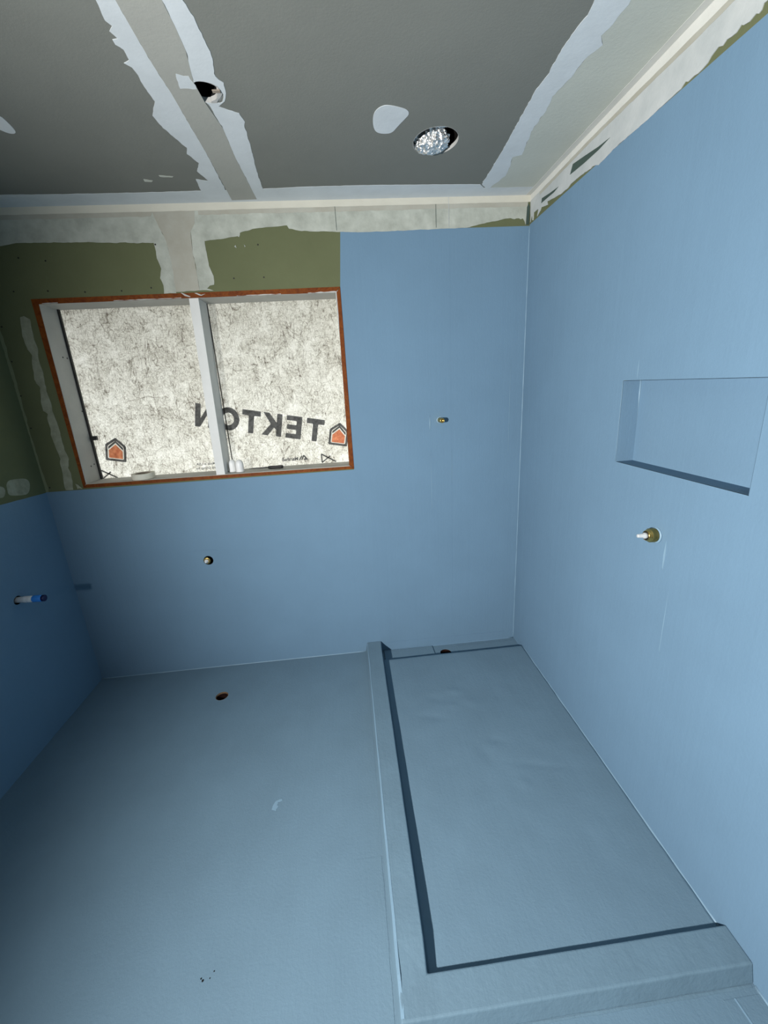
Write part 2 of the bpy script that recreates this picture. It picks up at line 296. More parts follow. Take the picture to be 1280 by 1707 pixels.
def rough(pts, amp=0.003, step=0.012, seed=0, keep=None):
    """hand-trowelled edge: split long edges and wobble them; keep(a, b) true leaves a point alone"""
    out = []
    n = len(pts)
    for i in range(n):
        p, q = pts[i], pts[(i + 1) % n]
        L = math.hypot(q[0] - p[0], q[1] - p[1]); k = max(1, min(200, int(L / step)))
        nx, ny = (-(q[1] - p[1]) / L, (q[0] - p[0]) / L) if L > 1e-9 else (0, 0)
        for j in range(k):
            t = j / k; a = p[0] + (q[0] - p[0]) * t; b = p[1] + (q[1] - p[1]) * t
            if j and not (keep and keep(a, b)):
                w = noise.noise(Vector((a * 30 + seed, b * 30, seed))) * amp + noise.noise(Vector((a * 110, b * 110 + seed, 3))) * amp * 0.5
                a += nx * w; b += ny * w
            out.append((a, b))
    return out

def add_box(bm, x0, x1, y0, y1, z0, z1):
    v = [bm.verts.new(p) for p in [(x0, y0, z0), (x1, y0, z0), (x1, y1, z0), (x0, y1, z0), (x0, y0, z1), (x1, y0, z1), (x1, y1, z1), (x0, y1, z1)]]
    for q in [(0, 3, 2, 1), (4, 5, 6, 7), (0, 1, 5, 4), (1, 2, 6, 5), (2, 3, 7, 6), (3, 0, 4, 7)]: bm.faces.new([v[i] for i in q])
def box(x0, x1, y0, y1, z0, z1, bev=0.0, seg=2):
    bm = bmesh.new(); add_box(bm, x0, x1, y0, y1, z0, z1)
    if bev: bmesh.ops.bevel(bm, geom=bm.edges[:], offset=bev, segments=seg, affect='EDGES', profile=0.5)
    return bm

def lathe(prof, base, axis, n=28, cap=(True, True)):
    """prof: (radius, distance along axis) pairs"""
    z = Vector(axis).normalized(); x = z.orthogonal().normalized(); y = z.cross(x); base = Vector(base); bm = bmesh.new(); rings = []
    for r, t in prof:
        rings.append([bm.verts.new(base + z * t + (x * math.cos(2 * math.pi * i / n) + y * math.sin(2 * math.pi * i / n)) * r) for i in range(n)])
    for a, b in zip(rings, rings[1:]):
        for i in range(n): bm.faces.new((a[i], a[(i + 1) % n], b[(i + 1) % n], b[i]))
    if cap[0]: bm.faces.new(rings[0][::-1])
    if cap[1]: bm.faces.new(rings[-1])
    return bm

def struct(o, label=None):
    o['kind'] = 'structure'
    if label: o['label'] = label
    return o

def bead(name, p, q, u, v, r, parent, m=None, seg=0.04):
    """small irregular fillet along an inside corner from p to q, u and v pointing into the room"""
    p, q, u, v = map(Vector, (p, q, u, v)); L = (q - p).length; n = max(2, int(L / seg)); bm = bmesh.new(); rings = []
    for i in range(n + 1):
        c = p.lerp(q, i / n); k = r * (1 + 0.3 * noise.noise(c * 9) + 0.2 * noise.noise(c * 31))
        rings.append([bm.verts.new(c), bm.verts.new(c + u * k), bm.verts.new(c + (u + v) * k * 0.40), bm.verts.new(c + v * k)])
    for a, b in zip(rings, rings[1:]):
        for i in range(4): bm.faces.new((a[i], a[(i + 1) % 4], b[(i + 1) % 4], b[i]))
    bm.faces.new(rings[0]); bm.faces.new(rings[-1])
    return obj(name, bm, m or M_bead, parent, True)

# ------------------------------------------------------------------ the room shell
WIN = (0.200, 1.606, 1.183, 2.063)       # hole in the wallboard for the window
stub1, stub2, pipeh = circ(0.752, 0.706, 0.027), None, circ(-0.372, 0.733, 0.024, ry=0.020)
NICHE = [(-1.356, 1.282), (-0.842, 1.283), (-0.836, 1.566), (-1.353, 1.560)]

wall_back = struct(obj('wall_back', plate('back', [rect(-WT, W + WT, -0.15, 2.75), rect(WIN[0], WIN[1], WIN[2], WIN[3]), stub1], 0, -WT), M_green))
wall_right = struct(obj('wall_right', plate('right', [rect(DEEP - WT, 0, -0.15, 2.75), NICHE], 0, -WT), M_green))
wall_left = struct(obj('wall_left', plate('left', [rect(DEEP - WT, 0, -0.15, 2.75), pipeh], 0, -WT), M_green))
wall_front = struct(obj('wall_front', plate('front', [rect(0, W, -0.15, 2.75)], 0, -WT), M_green))

HOLE1 = circ(1.262, -0.714, 0.050, 28, 0.046)
HOLE2 = POLY['C_hole2']
def smooth_loop(l, k=2):
    for _ in range(k):
        o = []
        for i in range(len(l)):
            p, q = l[i], l[(i + 1) % len(l)]
            o += [(p[0] * .75 + q[0] * .25, p[1] * .75 + q[1] * .25), (p[0] * .25 + q[0] * .75, p[1] * .25 + q[1] * .75)]
        l = o
    return l
HOLE2 = circ(2.003, -0.452, 0.083, 40, 0.090)
ceiling = struct(obj('ceiling', plate('ceil', [rect(0, W, DEEP, 0), HOLE1, HOLE2], 0, -0.0125), M_ceil))
struct(obj('trim_1', plate('ceil', [rect(0, W, DEEP, 0)], -0.25, -0.31), M_blocker))       # unseen deck added over the ceiling void to block the sky

SX, SY = 1.66, -1.58                     # shower corner under the curb
TOILET = circ(0.787, -0.272, 0.034)
floor = struct(obj('floor', plate('floor', [[(0, DEEP), (W, DEEP), (W, SY), (SX, SY), (SX, 0), (0, 0)], TOILET], 0, -0.05), M_mem_floor))

# waterproof membrane sheets on the boards
T = 0.0012
def keepb(a, b): return False
obj('waterproof_membrane', plate('back', [[(0, 0), (SX, 0), (SX, -0.01), (W, -0.01), (W, 2.311), (1.639, 2.309), (1.619, 2.076), (1.618, 1.168), (0, 1.164)], [(0.215, 1.150), (0.216, 1.150), (0.216, 1.149)], stub1], 0, T), M_mem_wall, wall_back)
obj('waterproof_membrane', plate('right', [[(DEEP, 0), (-1.55, 0), (-1.55, -0.01), (-0.0, -0.01), (0, 2.316), (-0.6, 2.314), (-1.2, 2.307), (DEEP, 2.305)], NICHE], 0, T), M_mem_wall, wall_right)
obj('waterproof_membrane', plate('left', [rough([(DEEP, 0), (0, 0), (0, 1.162), (-0.30, 1.176), (DEEP, 1.19)], 0.002, 0.05), pipeh], 0, T), M_mem_wall, wall_left)
# overlapped seam strips in the shower corner
obj('seam_strip', plate('back', [rough([(2.047, 0.0), (2.166, 0.0), (2.166, 2.25), (2.078, 2.26), (2.047, 1.9)], 0.0015, 0.05, 3)], T, T + 0.0005), M_mem_wall, wall_back)
obj('seam_strip', plate('back', [rough([(2.500, -0.005), (W, -0.005), (W, 2.29), (2.505, 2.25)], 0.0015, 0.05, 5)], T, T + 0.0006), M_mem_wall, wall_back)
obj('seam_strip', plate('right', [rough([(-0.09, -0.005), (-0.002, -0.005), (-0.002, 2.28), (-0.085, 2.25)], 0.0015, 0.05, 6)], T, T + 0.0006), M_mem_wall, wall_right)
obj('seam_strip', plate('back', [rough([(1.70, 0.02), (2.50, 0.02), (2.50, 0.045), (1.70, 0.05)], 0.003, 0.04, 8)], T, T + 0.0012), M_mem_wall, wall_back)
def drip(plane, a, b0, b1, w, parent, d=0.0012):
    obj('paint_drip', plate(plane, [[(a, b0), (a + w * .6, b0 + 0.01), (a + w, (b0 + b1) / 2), (a + w * .5, b1), (a - w * .3, (b0 + b1) / 2)]], T, T + d), M_bead, parent)
drip('back', 2.046, 1.355, 1.435, 0.005, wall_back, 0.0025); drip('back', 2.049, 0.9, 1.25, 0.0015, wall_back); drip('back', 2.492, 1.2, 1.7, 0.0015, wall_back)
drip('back', 2.168, 1.05, 1.24, 0.0015, wall_back)
drip('right', -1.130, 0.98, 1.08, 0.006, wall_right, 0.002); drip('right', -1.165, 0.70, 0.93, 0.002, wall_right, 0.0008); drip('right', -0.905, 1.57, 1.63, 0.002, wall_right)
obj('paint_ridge', plate('back', [[(0.655, 0.768), (0.70, 0.771), (0.80, 0.766), (0.815, 0.760), (0.78, 0.759), (0.70, 0.763)]], T, T + 0.0008), M_mem_wall, wall_back)
bead('corner_bead', (W, 0, -0.01), (W, 0, 2.31), (-1, 0, 0), (0, -1, 0), 0.0065, wall_back)
bead('corner_bead', (0, 0, 0.0), (0, 0, 1.165), (1, 0, 0), (0, -1, 0), 0.003, wall_back, M_mem_wall)
bead('corner_bead', (0, 0, 0), (1.605, 0, 0), (0, -1, 0), (0, 0, 1), 0.005, wall_back)
bead('corner_bead', (W, -1.645, 0), (W, DEEP, 0), (-1, 0, 0), (0, 0, 1), 0.006, wall_right)
bead('corner_bead', (0, 0, 0), (0, DEEP, 0), (1, 0, 0), (0, 0, 1), 0.003, wall_left, M_mem_wall)
bead('corner_bead', (1.72, -0.0, -0.01), (W, 0, -0.01), (0, -1, 0), (0, 0, 1), 0.007, wall_back, M_mem_wall)
obj('corner_joint', plate('back', [rough([(0.0, 1.165), (0.012, 1.165), (0.010, 1.5), (0.016, 1.75), (0.008, 2.3), (0.0, 2.3)], 0.006, 0.02, 4)], 0, 0.0008), M_greenl, wall_back)

# ceiling joints: compound, paper tape, patches
def mud(name, key, plane, d, m, parent, amp=0.004, ext=None, seed=0, step=0.010):
    pts = list(POLY[key])
    if ext: pts = ext(pts)
    return obj(name, plate(plane, [rough(pts, amp, step, seed)], 0, d), m, parent)
Z = DEEP
mud('joint_compound', 'CM_mudL', 'ceil', 0.0010, M_mudc, ceiling, 0.003, lambda p: [(1.10, Z)] + p + [(1.164, Z)], 1)
mud('joint_compound', 'CM_mudR', 'ceil', 0.0010, M_mudc, ceiling, 0.003, lambda p: [(1.264, Z)] + p + [(1.33, Z)], 2)
mud('joint_compound', 'CM_halo', 'ceil', 0.0016, M_mudc, ceiling, 0.004, None, 3)
obj('joint_tape', plate('ceil', [[(1.163, Z)] + POLY['CM_tape'] + [(1.264, Z)]], 0, 0.0013), M_tapeg, ceiling)
cb = [(0, -0.118), (0.10, -0.116)] + POLY['CB_band'][1:-1] + [(2.303, -0.085), (W, -0.085), (W, 0), (0, 0)]
obj('joint_compound', plate('ceil', [rough(cb, 0.003, 0.02, 5)], 0, 0.0008), M_mudc, ceiling)
mud('joint_compound', 'CR_mud', 'ceil', 0.0011, M_mudc, ceiling, 0.004, lambda p: [(2.26, Z)] + p + [(2.355, Z)], 6)
n_ = len(POLY['CR_mud']) // 2
crin = POLY['CR_mud'][-n_ + 1:]
co = [p for p in POLY['CR_coat'] if p[0] < 2.40 and p[1] < 0]
obj('joint_compound', plate('ceil', [rough([(2.355, Z)] + co + [(2.40, -0.006), (W - 0.022, -0.006), (W - 0.022, Z)], 0.002, 0.02, 8)], 0, 0.0007), M_coat, ceiling)
obj('corner_tape', plate('ceil', [rough(rect(W - 0.026, W, Z, 0), 0.0015, 0.03, 9)], 0, 0.0016), M_taper, ceiling)
obj('spackle_patch', plate('ceil', [smooth_loop(POLY['C_patch'])], 0, 0.0012), M_mudc, ceiling)
obj('spackle_patch', plate('ceil', [smooth_loop(POLY['C_patch2'])], 0, 0.0012), M_mudc, ceiling)
obj('spackle_smear', plate('ceil', [rough(POLY['C_speck1'], 0.003, 0.006, 1)], 0, 0.0006), M_coat, ceiling)
obj('spackle_smear', plate('ceil', [rough(POLY['C_speck2'], 0.003, 0.006, 2)], 0, 0.0006), M_coat, ceiling)

# wall joints
zt = 2.405
bml = [(0.0, 2.44), (0.0, 2.262)] + [p for p in POLY['BM_left'][::-1] if p[1] < 2.3 or p[0] < 0.2]
left_out = [p for p in POLY['BM_left'] if p[1] <= 2.305]
band_l = [(0.0, 2.44), (0.80, 2.44)] + [(0.817, 2.347), (0.831, 2.313), (0.837, 2.291), (0.843, 2.226), (0.844, 2.164), (0.840, 2.076)] + \
         [(0.784, 2.076), (0.788, 2.110), (0.779, 2.142), (0.786, 2.165), (0.792, 2.181), (0.781, 2.224), (0.782, 2.266), (0.780, 2.287),
          (0.469, 2.298), (0.188, 2.303), (0.113, 2.292), (0.054, 2.265), (0.0, 2.255)]
obj('joint_compound', plate('back', [rough(band_l, 0.0035, 0.012, 11)], 0, 0.0010), M_mudw, wall_back)
br = [p for p in POLY['BM_right'] if p[1] < 2.385]
band_r = [(0.98, 2.44), (0.978, 2.362)] + [p for p in POLY['BM_right'][4:-5] if p[1] < 2.39] + [(2.553, 2.398), (2.553, 2.44)]
obj('joint_compound', plate('back', [rough(band_r, 0.0025, 0.012, 12)], 0, 0.0015), M_mudw, wall_back)
obj('joint_tape', plate('back', [rough([(0.79, 2.44)] + [(p[0], max(p[1], 2.076)) for p in POLY['BM_tape'][1:-1]] + [(0.99, 2.44)], 0.002, 0.012, 13)], 0, 0.0019), M_tapew, wall_back)
obj('corner_tape', plate('back', [rough([(0, 2.411), (0.8, 2.409), (1.6, 2.411), (W, 2.411), (W, 2.44), (0, 2.44)], 0.0015, 0.03, 14)], 0, 0.0026), M_tape, wall_back)
obj('joint_groove', plate('back', [rough([(0.0, 2.392), (0.79, 2.392), (0.80, 2.411), (0, 2.413)], 0.003, 0.02, 15)], 0, 0.0013), M_tapew, wall_back)
obj('joint_groove', plate('back', [rough([(1.0, 2.392), (2.55, 2.392), (2.55, 2.411), (1.0, 2.411)], 0.003, 0.02, 15)], 0, 0.0018), M_tapew, wall_back)
obj('joint_compound', plate('back', [rough(POLY['BM_streak'], 0.003, 0.010, 16)], 0, 0.0012), M_mudthin, wall_back)
obj('joint_compound', plate('back', [rough([(0.02, 1.2), (0.03, 1.5), (0.02, 1.8), (0.024, 1.8), (0.034, 1.5), (0.026, 1.2)], 0.002, 0.03)], 0, 0.0004), M_green, wall_back)
for x, m in ((1.622, M_slit), (2.10, M_slit), (2.162, M_mud)):
    obj('hairline_crack' if m is M_slit else 'trowel_ridge', plate('back', [[(x, 2.315), (x + 0.002, 2.315), (x + 0.001, 2.44), (x - 0.001, 2.44)]], 0.001, 0.0024 if m is M_slit else 0.0032), m, wall_back)
obj('corner_gap', plate('back', [[(2.546, 2.316), (2.562, 2.316), (2.563, 2.39), (2.556, 2.405), (2.549, 2.39)]], 0.0005, 0.0022), M_slit, wall_back)
rm = [p for p in POLY['RM_mud'] if p[1] < 2.38]
obj('joint_compound', plate('right', [rough([(Z, 2.44), (Z, 2.30), (-1.6, 2.325)] + rm + [(0, 2.44)], 0.003, 0.010, 17)], 0, 0.0022), M_mudw if False else M_mud, wall_right)
obj('corner_tape', plate('right', [rough([(Z, 2.410), (-1.0, 2.408), (-0.5, 2.417), (0, 2.413), (0, 2.44), (Z, 2.44)], 0.0015, 0.03, 18)], 0, 0.0030), M_taper, wall_right)
obj('joint_groove', plate('right', [rough([(Z, 2.396), (-1.0, 2.394), (-0.5, 2.405), (-0.1, 2.40), (-0.1, 2.413), (-0.5, 2.418), (-1.0, 2.409), (Z, 2.411)], 0.002, 0.02, 19)], 0, 0.0026), M_tapew, wall_right)
obj('compound_gap', plate('right', [POLY['R_slit']], 0.001, 0.0027), M_slit, wall_right)
obj('compound_gap', plate('right', [POLY['R_slit2']], 0.001, 0.0027), M_slit, wall_right)
obj('spackle_patch', plate('left', [smooth_loop(POLY['LM_patch'])], 0, 0.0012), M_mudthin, wall_left)
obj('spackle_patch', plate('left', [smooth_loop(POLY['LM_patch2'])], 0, 0.0012), M_mudthin, wall_left)
for i, (a, b) in enumerate(POLY['screws']):
    obj('screw', plate('back', [circ(a, b, 0.0035, 8)], 0, 0.0014 if i != 16 else 0.003), M_black, wall_back)
for q in ([(1.155, 2.318), (1.172, 2.322), (1.168, 2.300), (1.160, 2.305)], [(1.140, 2.262), (1.146, 2.268), (1.149, 2.255)], [(1.185, 2.270), (1.190, 2.262), (1.187, 2.258)]):
    obj('compound_fleck', plate('back', [rough(q, 0.004, 0.005, 33)], 0, 0.001), M_mud, wall_back)

# niche in the right wall
nb = bmesh.new(); D = 0.062
def niche_liner():
    bm = bmesh.new(); N = 12
    (a0, z0), (a1, z1), (a2, z2), (a3, z3) = NICHE
    loops = []
    for d in (-T, D):
        pts = []
        corners = [(a0, z0), (a1, z1), (a2, z2), (a3, z3)]
        e = 0.0012; corners = [(a0 + e, z0 + e), (a1 - e, z1 + e), (a2 - e, z2 - e), (a3 + e, z3 - e)]
        for i in range(4):
            p, q = corners[i], corners[(i + 1) % 4]
            for j in range(N):
                t = j / N; a = p[0] + (q[0] - p[0]) * t; z = p[1] + (q[1] - p[1]) * t
                if i == 0: z -= 0.0 * math.sin(math.pi * t) * (1 if d < 0 else 0.4)
                pts.append(bm.verts.new((W + d, a, z)))
        loops.append(pts)
    n = len(loops[0])
    for i in range(n): bm.faces.new((loops[0][i], loops[0][(i + 1) % n], loops[1][(i + 1) % n], loops[1][i]))
    bm.faces.new(loops[1])
    return bm
obj('niche_liner', niche_liner(), M_mem_wall, wall_right)
bead('niche_bead', (W + D, -0.837, 1.284), (W + D, -0.837, 1.564), (-1, 0, 0), (0, -1, 0), 0.004, wall_right)
bead('niche_bead', (W - T - 0.0005, -0.839, 1.283), (W - T - 0.0005, -0.836, 1.566), (0, 1, 0), (-1, 0, 0), 0.0015, wall_right)

# openings below and behind
def cap(name, plane, c, r, d0, d1, m, parent, ry=None):
    """open cylinder behind a hole with a closed far end"""
    f = PL[plane]; bm = bmesh.new(); n = 28; A, B = [], []
    for i in range(n):
        t = 2 * math.pi * i / n; A.append(bm.verts.new(f(c[0] + r * math.cos(t), c[1] + (ry or r) * math.sin(t), d0))); B.append(bm.verts.new(f(c[0] + r * math.cos(t), c[1] + (ry or r) * math.sin(t), d1)))
    for i in range(n): bm.faces.new((A[i], A[(i + 1) % n], B[(i + 1) % n], B[i]))
    bm.faces.new(B)
    return obj(name, bm, m, parent)
cap('drain_pipe', 'floor', (0.787, -0.272), 0.0322, -0.008, -0.30, M_drainpipe, floor)
obj('hole_edge', plate('floor', [circ(0.787, -0.272, 0.0338), circ(0.787, -0.272, 0.0318)], -0.001, -0.010), M_plywood, floor)
obj('dried_drip', plate('floor', [rough([(1.178, -0.975), (1.196, -0.983), (1.203, -0.962), (1.196, -0.958), (1.20, -0.945), (1.216, -0.940), (1.213, -0.934), (1.190, -0.940), (1.182, -0.955)], 0.004, 0.006, 2)], 0, 0.0008), M_bead, floor)
for a, b, r in ((1.060, -1.453, .0022), (1.066, -1.458, .003), (1.085, -1.455, .0015), (1.093, -1.441, .0018)):
    obj('black_fleck', plate('floor', [rough(circ(a, b, r, 7), 0.001, 0.01)], 0, 0.001), M_black, floor)
obj('seam_strip', plate('floor', [rough([(1.50, -1.2), (1.60, -1.2), (1.60, DEEP), (1.51, DEEP)], 0.002, 0.04, 8)], 0, 0.0008), M_mem_floor, floor)
obj('seam_strip', plate('floor', [rough([(2.46, -1.66), (W, -1.66), (W, DEEP), (2.47, DEEP)], 0.002, 0.04, 9)], 0, 0.0010), M_mem_floor, floor)
obj('paint_ridge', plate('floor', [[(2.49, -1.66), (2.494, -1.66), (2.500, -1.78), (2.496, -1.78)]], 0, 0.002), M_bead, floor)

# shower: trench base, sloping tray, curb
DR = (2.100, -0.082)
base = struct(obj('trim_2', plate('floor', [rect(SX, W, -0.20, 0), circ(DR[0], DR[1], 0.034)], -0.01, -0.05), M_mem_floor))
base['label'] = 'blue coated bottom of the drain channel along the back wall'
cap('drain_pipe', 'floor', DR, 0.0330, -0.012, -0.30, M_drainpipe, base)
obj('membrane_patch', plate('floor', [[(1.72, -0.134), (2.029, -0.134), (2.027, -0.012), (1.72, -0.008)]], -0.01, -0.0035), M_mem_floor, base)
obj('membrane_patch', plate('floor', [[(2.19, -0.134), (W, -0.134), (W, -0.03), (2.185, -0.03)]], -0.01, -0.0070), M_mem_floor, base)

def tray_mesh():
    x0, x1, y0, y1 = 1.699, W, -1.542, -0.133; nx, ny = 70, 110; bm = bmesh.new(); g = []
    dents = [(1.95, -0.50, .05, .03), (2.05, -0.46, .045, .02), (1.90, -0.62, .06, .02), (2.12, -0.55, .05, .03), (2.10, -0.88, .03, .05), (2.20, -1.02, .025, .02), (2.16, -0.80, .05, .02), (2.02, -0.56, .03, .02), (2.30, -0.95, .12, .008)]
    for j in range(ny + 1):
        row = []
        for i in range(nx + 1):
            x = x0 + (x1 - x0) * i / nx; y = y0 + (y1 - y0) * j / ny; z = 0.0235
            for k, (a, b, sx, sy) in enumerate(dents):
                e = ((x - a) / sx) ** 2 + ((y - b + 0.25 * (x - a)) / sy) ** 2
                z += (0.0020 if k % 2 else -0.0022) * math.exp(-e) 
            z += 0.0006 * noise.noise(Vector((x * 14, y * 14, 0))) + 0.0012 * noise.noise(Vector((x * 3, y * 3, 5)))
            ins = min((x - x0) / 0.05, (y1 - y) / 0.03, 1.0); z -= 0.0018 * (1 - max(0, ins)) ** 2
            row.append(bm.verts.new((x, y, z)))
        g.append(row)
    for j in range(ny):
        for i in range(nx): bm.faces.new((g[j][i], g[j][i + 1], g[j + 1][i + 1], g[j + 1][i]))
    edge = g[0][:] + [g[j][nx] for j in range(1, ny + 1)] + g[ny][nx - 1::-1] + [g[j][0] for j in range(ny - 1, 0, -1)]
    low = [bm.verts.new((v.co.x, v.co.y, -0.05 if v.co.y < -0.2 else -0.0095)) for v in edge]
    low = [bm.verts.new((v.co.x, v.co.y, -0.0095)) for v in edge] if False else low
    n = len(edge)
    for i in range(n): bm.faces.new((edge[i], edge[(i + 1) % n], low[(i + 1) % n], low[i]))
    bm.faces.new(low)
    return bm
tray = thing('shower_pan', 'blue coated shower pan with a low L-shaped curb in the back right corner', 'shower pan')
obj('tray_panel', tray_mesh(), M_mem_floor, tray, True)
bead('sealant_bead', (W, -0.14, 0.022), (W, -1.54, 0.022), (-1, 0, 0), (0, 0, 1), 0.006, tray)

def curb_mesh():
    bm = bmesh.new(); ht = 0.058
    # outer foot, outer crest, inner crest, inner foot along the L-shaped run
    st = [((1.604, 0, 0), (1.617, 0, .064), (1.705, 0, .064), (1.705, 0, -.008))]
    for k in range(1, 24):
        y = -1.53 * k / 24; w = 0.0012 * noise.noise(Vector((0, y * 9, 2)))
        h = .063
        st.append(((1.604 + w, y, 0), (1.617 + w, y, h), (1.702 + w * .5, y, h), (1.702, y, -.008)))
    st.append(((1.604, -1.641, 0), (1.617, -1.627, ht), (1.699, -1.543, ht), (1.699, -1.543, .0)))
    for k in range(1, 15):
        x = 1.72 + (W - 1.72) * k / 14; w = 0.0012 * noise.noise(Vector((x * 9, 0, 4)))
        st.append(((x, -1.641 + w, 0), (x, -1.627 + w, ht), (x, -1.543 + w * .5, ht), (x, -1.543, .0)))
    R_ = [[bm.verts.new(p) for p in s] for s in st]
    for a, b in zip(R_, R_[1:]):
        for i in range(3): bm.faces.new((a[i], a[i + 1], b[i + 1], b[i]))
        bm.faces.new((a[3], a[0], b[0], b[3]))
    bm.faces.new(R_[0]); bm.faces.new(R_[-1])
    return bm
curb = tray
cb_ = obj('curb', curb_mesh(), M_curb, curb)
bv = cb_.modifiers.new('round', 'BEVEL'); bv.width = 0.005; bv.segments = 3; bv.limit_method = 'ANGLE'; bv.angle_limit = math.radians(35)
def strip3(name, pts, wid, m, parent, up=0.0):
    bm = bmesh.new(); prev = None
    for (x, y, z), w in zip(pts, wid):
        a, b, c, d = (x, y, z), (x + w, y, z + up), (x + w, y, z + up - 0.001), (x, y, z - 0.001)
        r = [bm.verts.new(q) for q in (a, b, c, d)]
        if prev:
            for i in range(4): bm.faces.new((prev[i], prev[(i + 1) % 4], r[(i + 1) % 4], r[i]))
        else: bm.faces.new(r)
        prev = r
    bm.faces.new(prev)
    return obj(name, bm, m, parent)
ys = [-0.02 - 1.60 * i / 40 for i in range(41)]
obj('lap_and_lit_edge', plate('floor', [rough(rect(1.64, W - 0.01, -1.6465, -1.6405), 0.002, 0.02, 6)], 0, 0.0008), M_curb, curb)
strip3('lap_and_lit_edge', [(1.6165 + 0.0012 * noise.noise(Vector((0, y * 11, 9))), y, 0.0632 - (0.005 if y < -1.57 else 0)) for y in ys],
       [0.003 + 0.006 * (-y / 1.6) + 0.002 * noise.noise(Vector((1, y * 7, 3))) for y in ys], M_bead, curb, 0.0006)  # lighter strip paints the lit left edge of the curb
base_at(curb)

# ------------------------------------------------------------------ window
window = bpy.data.objects.new('window_1', None); COL.objects.link(window); struct(window)
X0, X1, Z0, Z1 = 0.186, 1.618, 1.173, 2.074; x0, x1, z0, z1 = 0.213, 1.595, 1.193, 2.052
def board(name, a, m):
    """casing board with its four outline corners (x, z), mitred, front just proud of the wall"""
    return obj(name, plate('back', [rough(a, 0.0006, 0.05, 1)], 0.004, 0.0), m, window)
board('casing_board', [(X0, Z1), (X1, Z1 + 0.002), (x1, z1 + 0.001), (x0, z1)], M_wood)
board('casing_board', [(X0 + 0.004, Z0), (X1, Z0), (x1, z0 - 0.004), (x0 - 0.004, z0 - 0.002)], M_wood)
board('casing_board', [(X0, Z1), (x0, z1), (x0 - 0.006, z0), (X0 + 0.006, Z0)], M_wood)
board('casing_board', [(X1, Z1), (x1 + 0.004, z1), (x1 - 0.002, z0), (X1, Z0)], M_wood)
def jamb(a0, a1, b0, b1, y0=-0.001, y1=0.145):
    return obj('jamb', box(a0, a1, y0, y1, b0, b1, 0.001, 1), M_frame, window)
jamb(WIN[0], x0, WIN[2], WIN[3]); jamb(x1 + 0.004, WIN[1], WIN[2], WIN[3])
jamb(x0, x1 + 0.004, z1, WIN[3])
sill = obj('window_sill', box(x0, x1 + 0.004, -0.001, 0.145, WIN[2], z0 - 0.001, 0.001, 1), M_frame, window)
# dried filler smears where the paint laps the casing
for i, (xa, xb) in enumerate(((0.23, 0.30), (0.55, 0.86), (1.12, 1.33), (1.46, 1.60))):
    obj('paint_smear', plate('back', [rough([(xa, z1 + 0.001), (xb, z1 + 0.001), (xb, z1 + 0.004), (xa, z1 + 0.003)], 0.003, 0.012, i)], 0.004, 0.0048), M_gypsum, window)
obj('paint_smear', plate('back', [rough([(0.862, 2.076), (0.868, 2.076), (0.905, 2.058), (0.90, 2.056), (0.878, 2.062)], 0.001, 0.01)], 0.004, 0.006), M_gypsum, window)
obj('paint_smear', plate('back', [rough([(0.925, 2.072), (0.935, 2.073), (0.955, 2.064), (0.975, 2.068), (0.955, 2.060), (0.945, 2.062)], 0.001, 0.01)], 0.004, 0.006), M_gypsum, window)
obj('paint_smear', plate('back', [[(1.594, 2.052), (1.599, 2.054), (1.6, 1.95), (1.597, 1.85), (1.5955, 1.85)]], 0.004, 0.0046), M_gypsum, window)
obj('paint_smear', plate('back', [rough(POLY['B_chip'], 0.002, 0.01)], 0.004, 0.005), M_mudthin, window)
mull = bmesh.new()
prof = [(0.892, 0.936, z1), (0.877, 0.922, z0 - 0.001)]
vs = []
for a, b, z in prof:
    vs.append([mull.verts.new((a, 0.004, z)), mull.verts.new((b, 0.004, z)), mull.verts.new((b, 0.132, z)), mull.verts.new((a, 0.132, z))])
for i in range(4): mull.faces.new((vs[0][i], vs[0][(i + 1) % 4], vs[1][(i + 1) % 4], vs[1][i]))
mull.faces.new(vs[0]); mull.faces.new(vs[1])
obj('mullion', mull, M_mull, window)
obj('gasket', box(x0, 0.2215, 0.122, 0.1345, z0, z1), M_black, window)
obj('gasket', box(0.935, 0.938, 0.126, 0.136, z0, z1), M_black, window)
obj('latch', box(0.2215, 0.250, 0.112, 0.130, 1.407, 1.429, 0.002, 1), M_black, window)
obj('glass_pane', box(0.2215, 0.90, 0.1345, 0.1375, z0, z1), M_glass, window)
obj('glass_pane', box(0.91, x1 + 0.002, 0.1345, 0.1375, z0, z1), M_glass, window)
def dot(y, z, r=0.004): obj('screw', lathe([(r, 0), (r, 0.0015)], (x0 - 0.0002, y, z), (1, 0, 0), 8), M_black, window)
for y, z in ((0.073, 1.825), (0.105, 1.823), (0.070, 1.275), (0.100, 1.281), (0.115, 1.56)): dot(y, z)
obj('crack', box(x0, 0.2136, 0.02, 0.115, 1.193, 1.1935), M_black, window)

# unseen eave added outside to shade the top of the wrap
struct(obj('trim_3', box(-0.5, W + 0.5, WT + 0.01, 2.30, 2.065, 2.145), M_blocker), 'unseen eave board added above the window to shade the wrap')
struct(obj('trim_4', box(-12, 14, WT + 0.06, 25, -0.45, -0.40), surf('added_ground_slab', (0.34, 0.33, 0.31), 0.9, 0.1, 0.1, 2.0)), 'unseen ground slab added outside to dim light from below')  # unseen slab, added so less light reaches the wrap from below

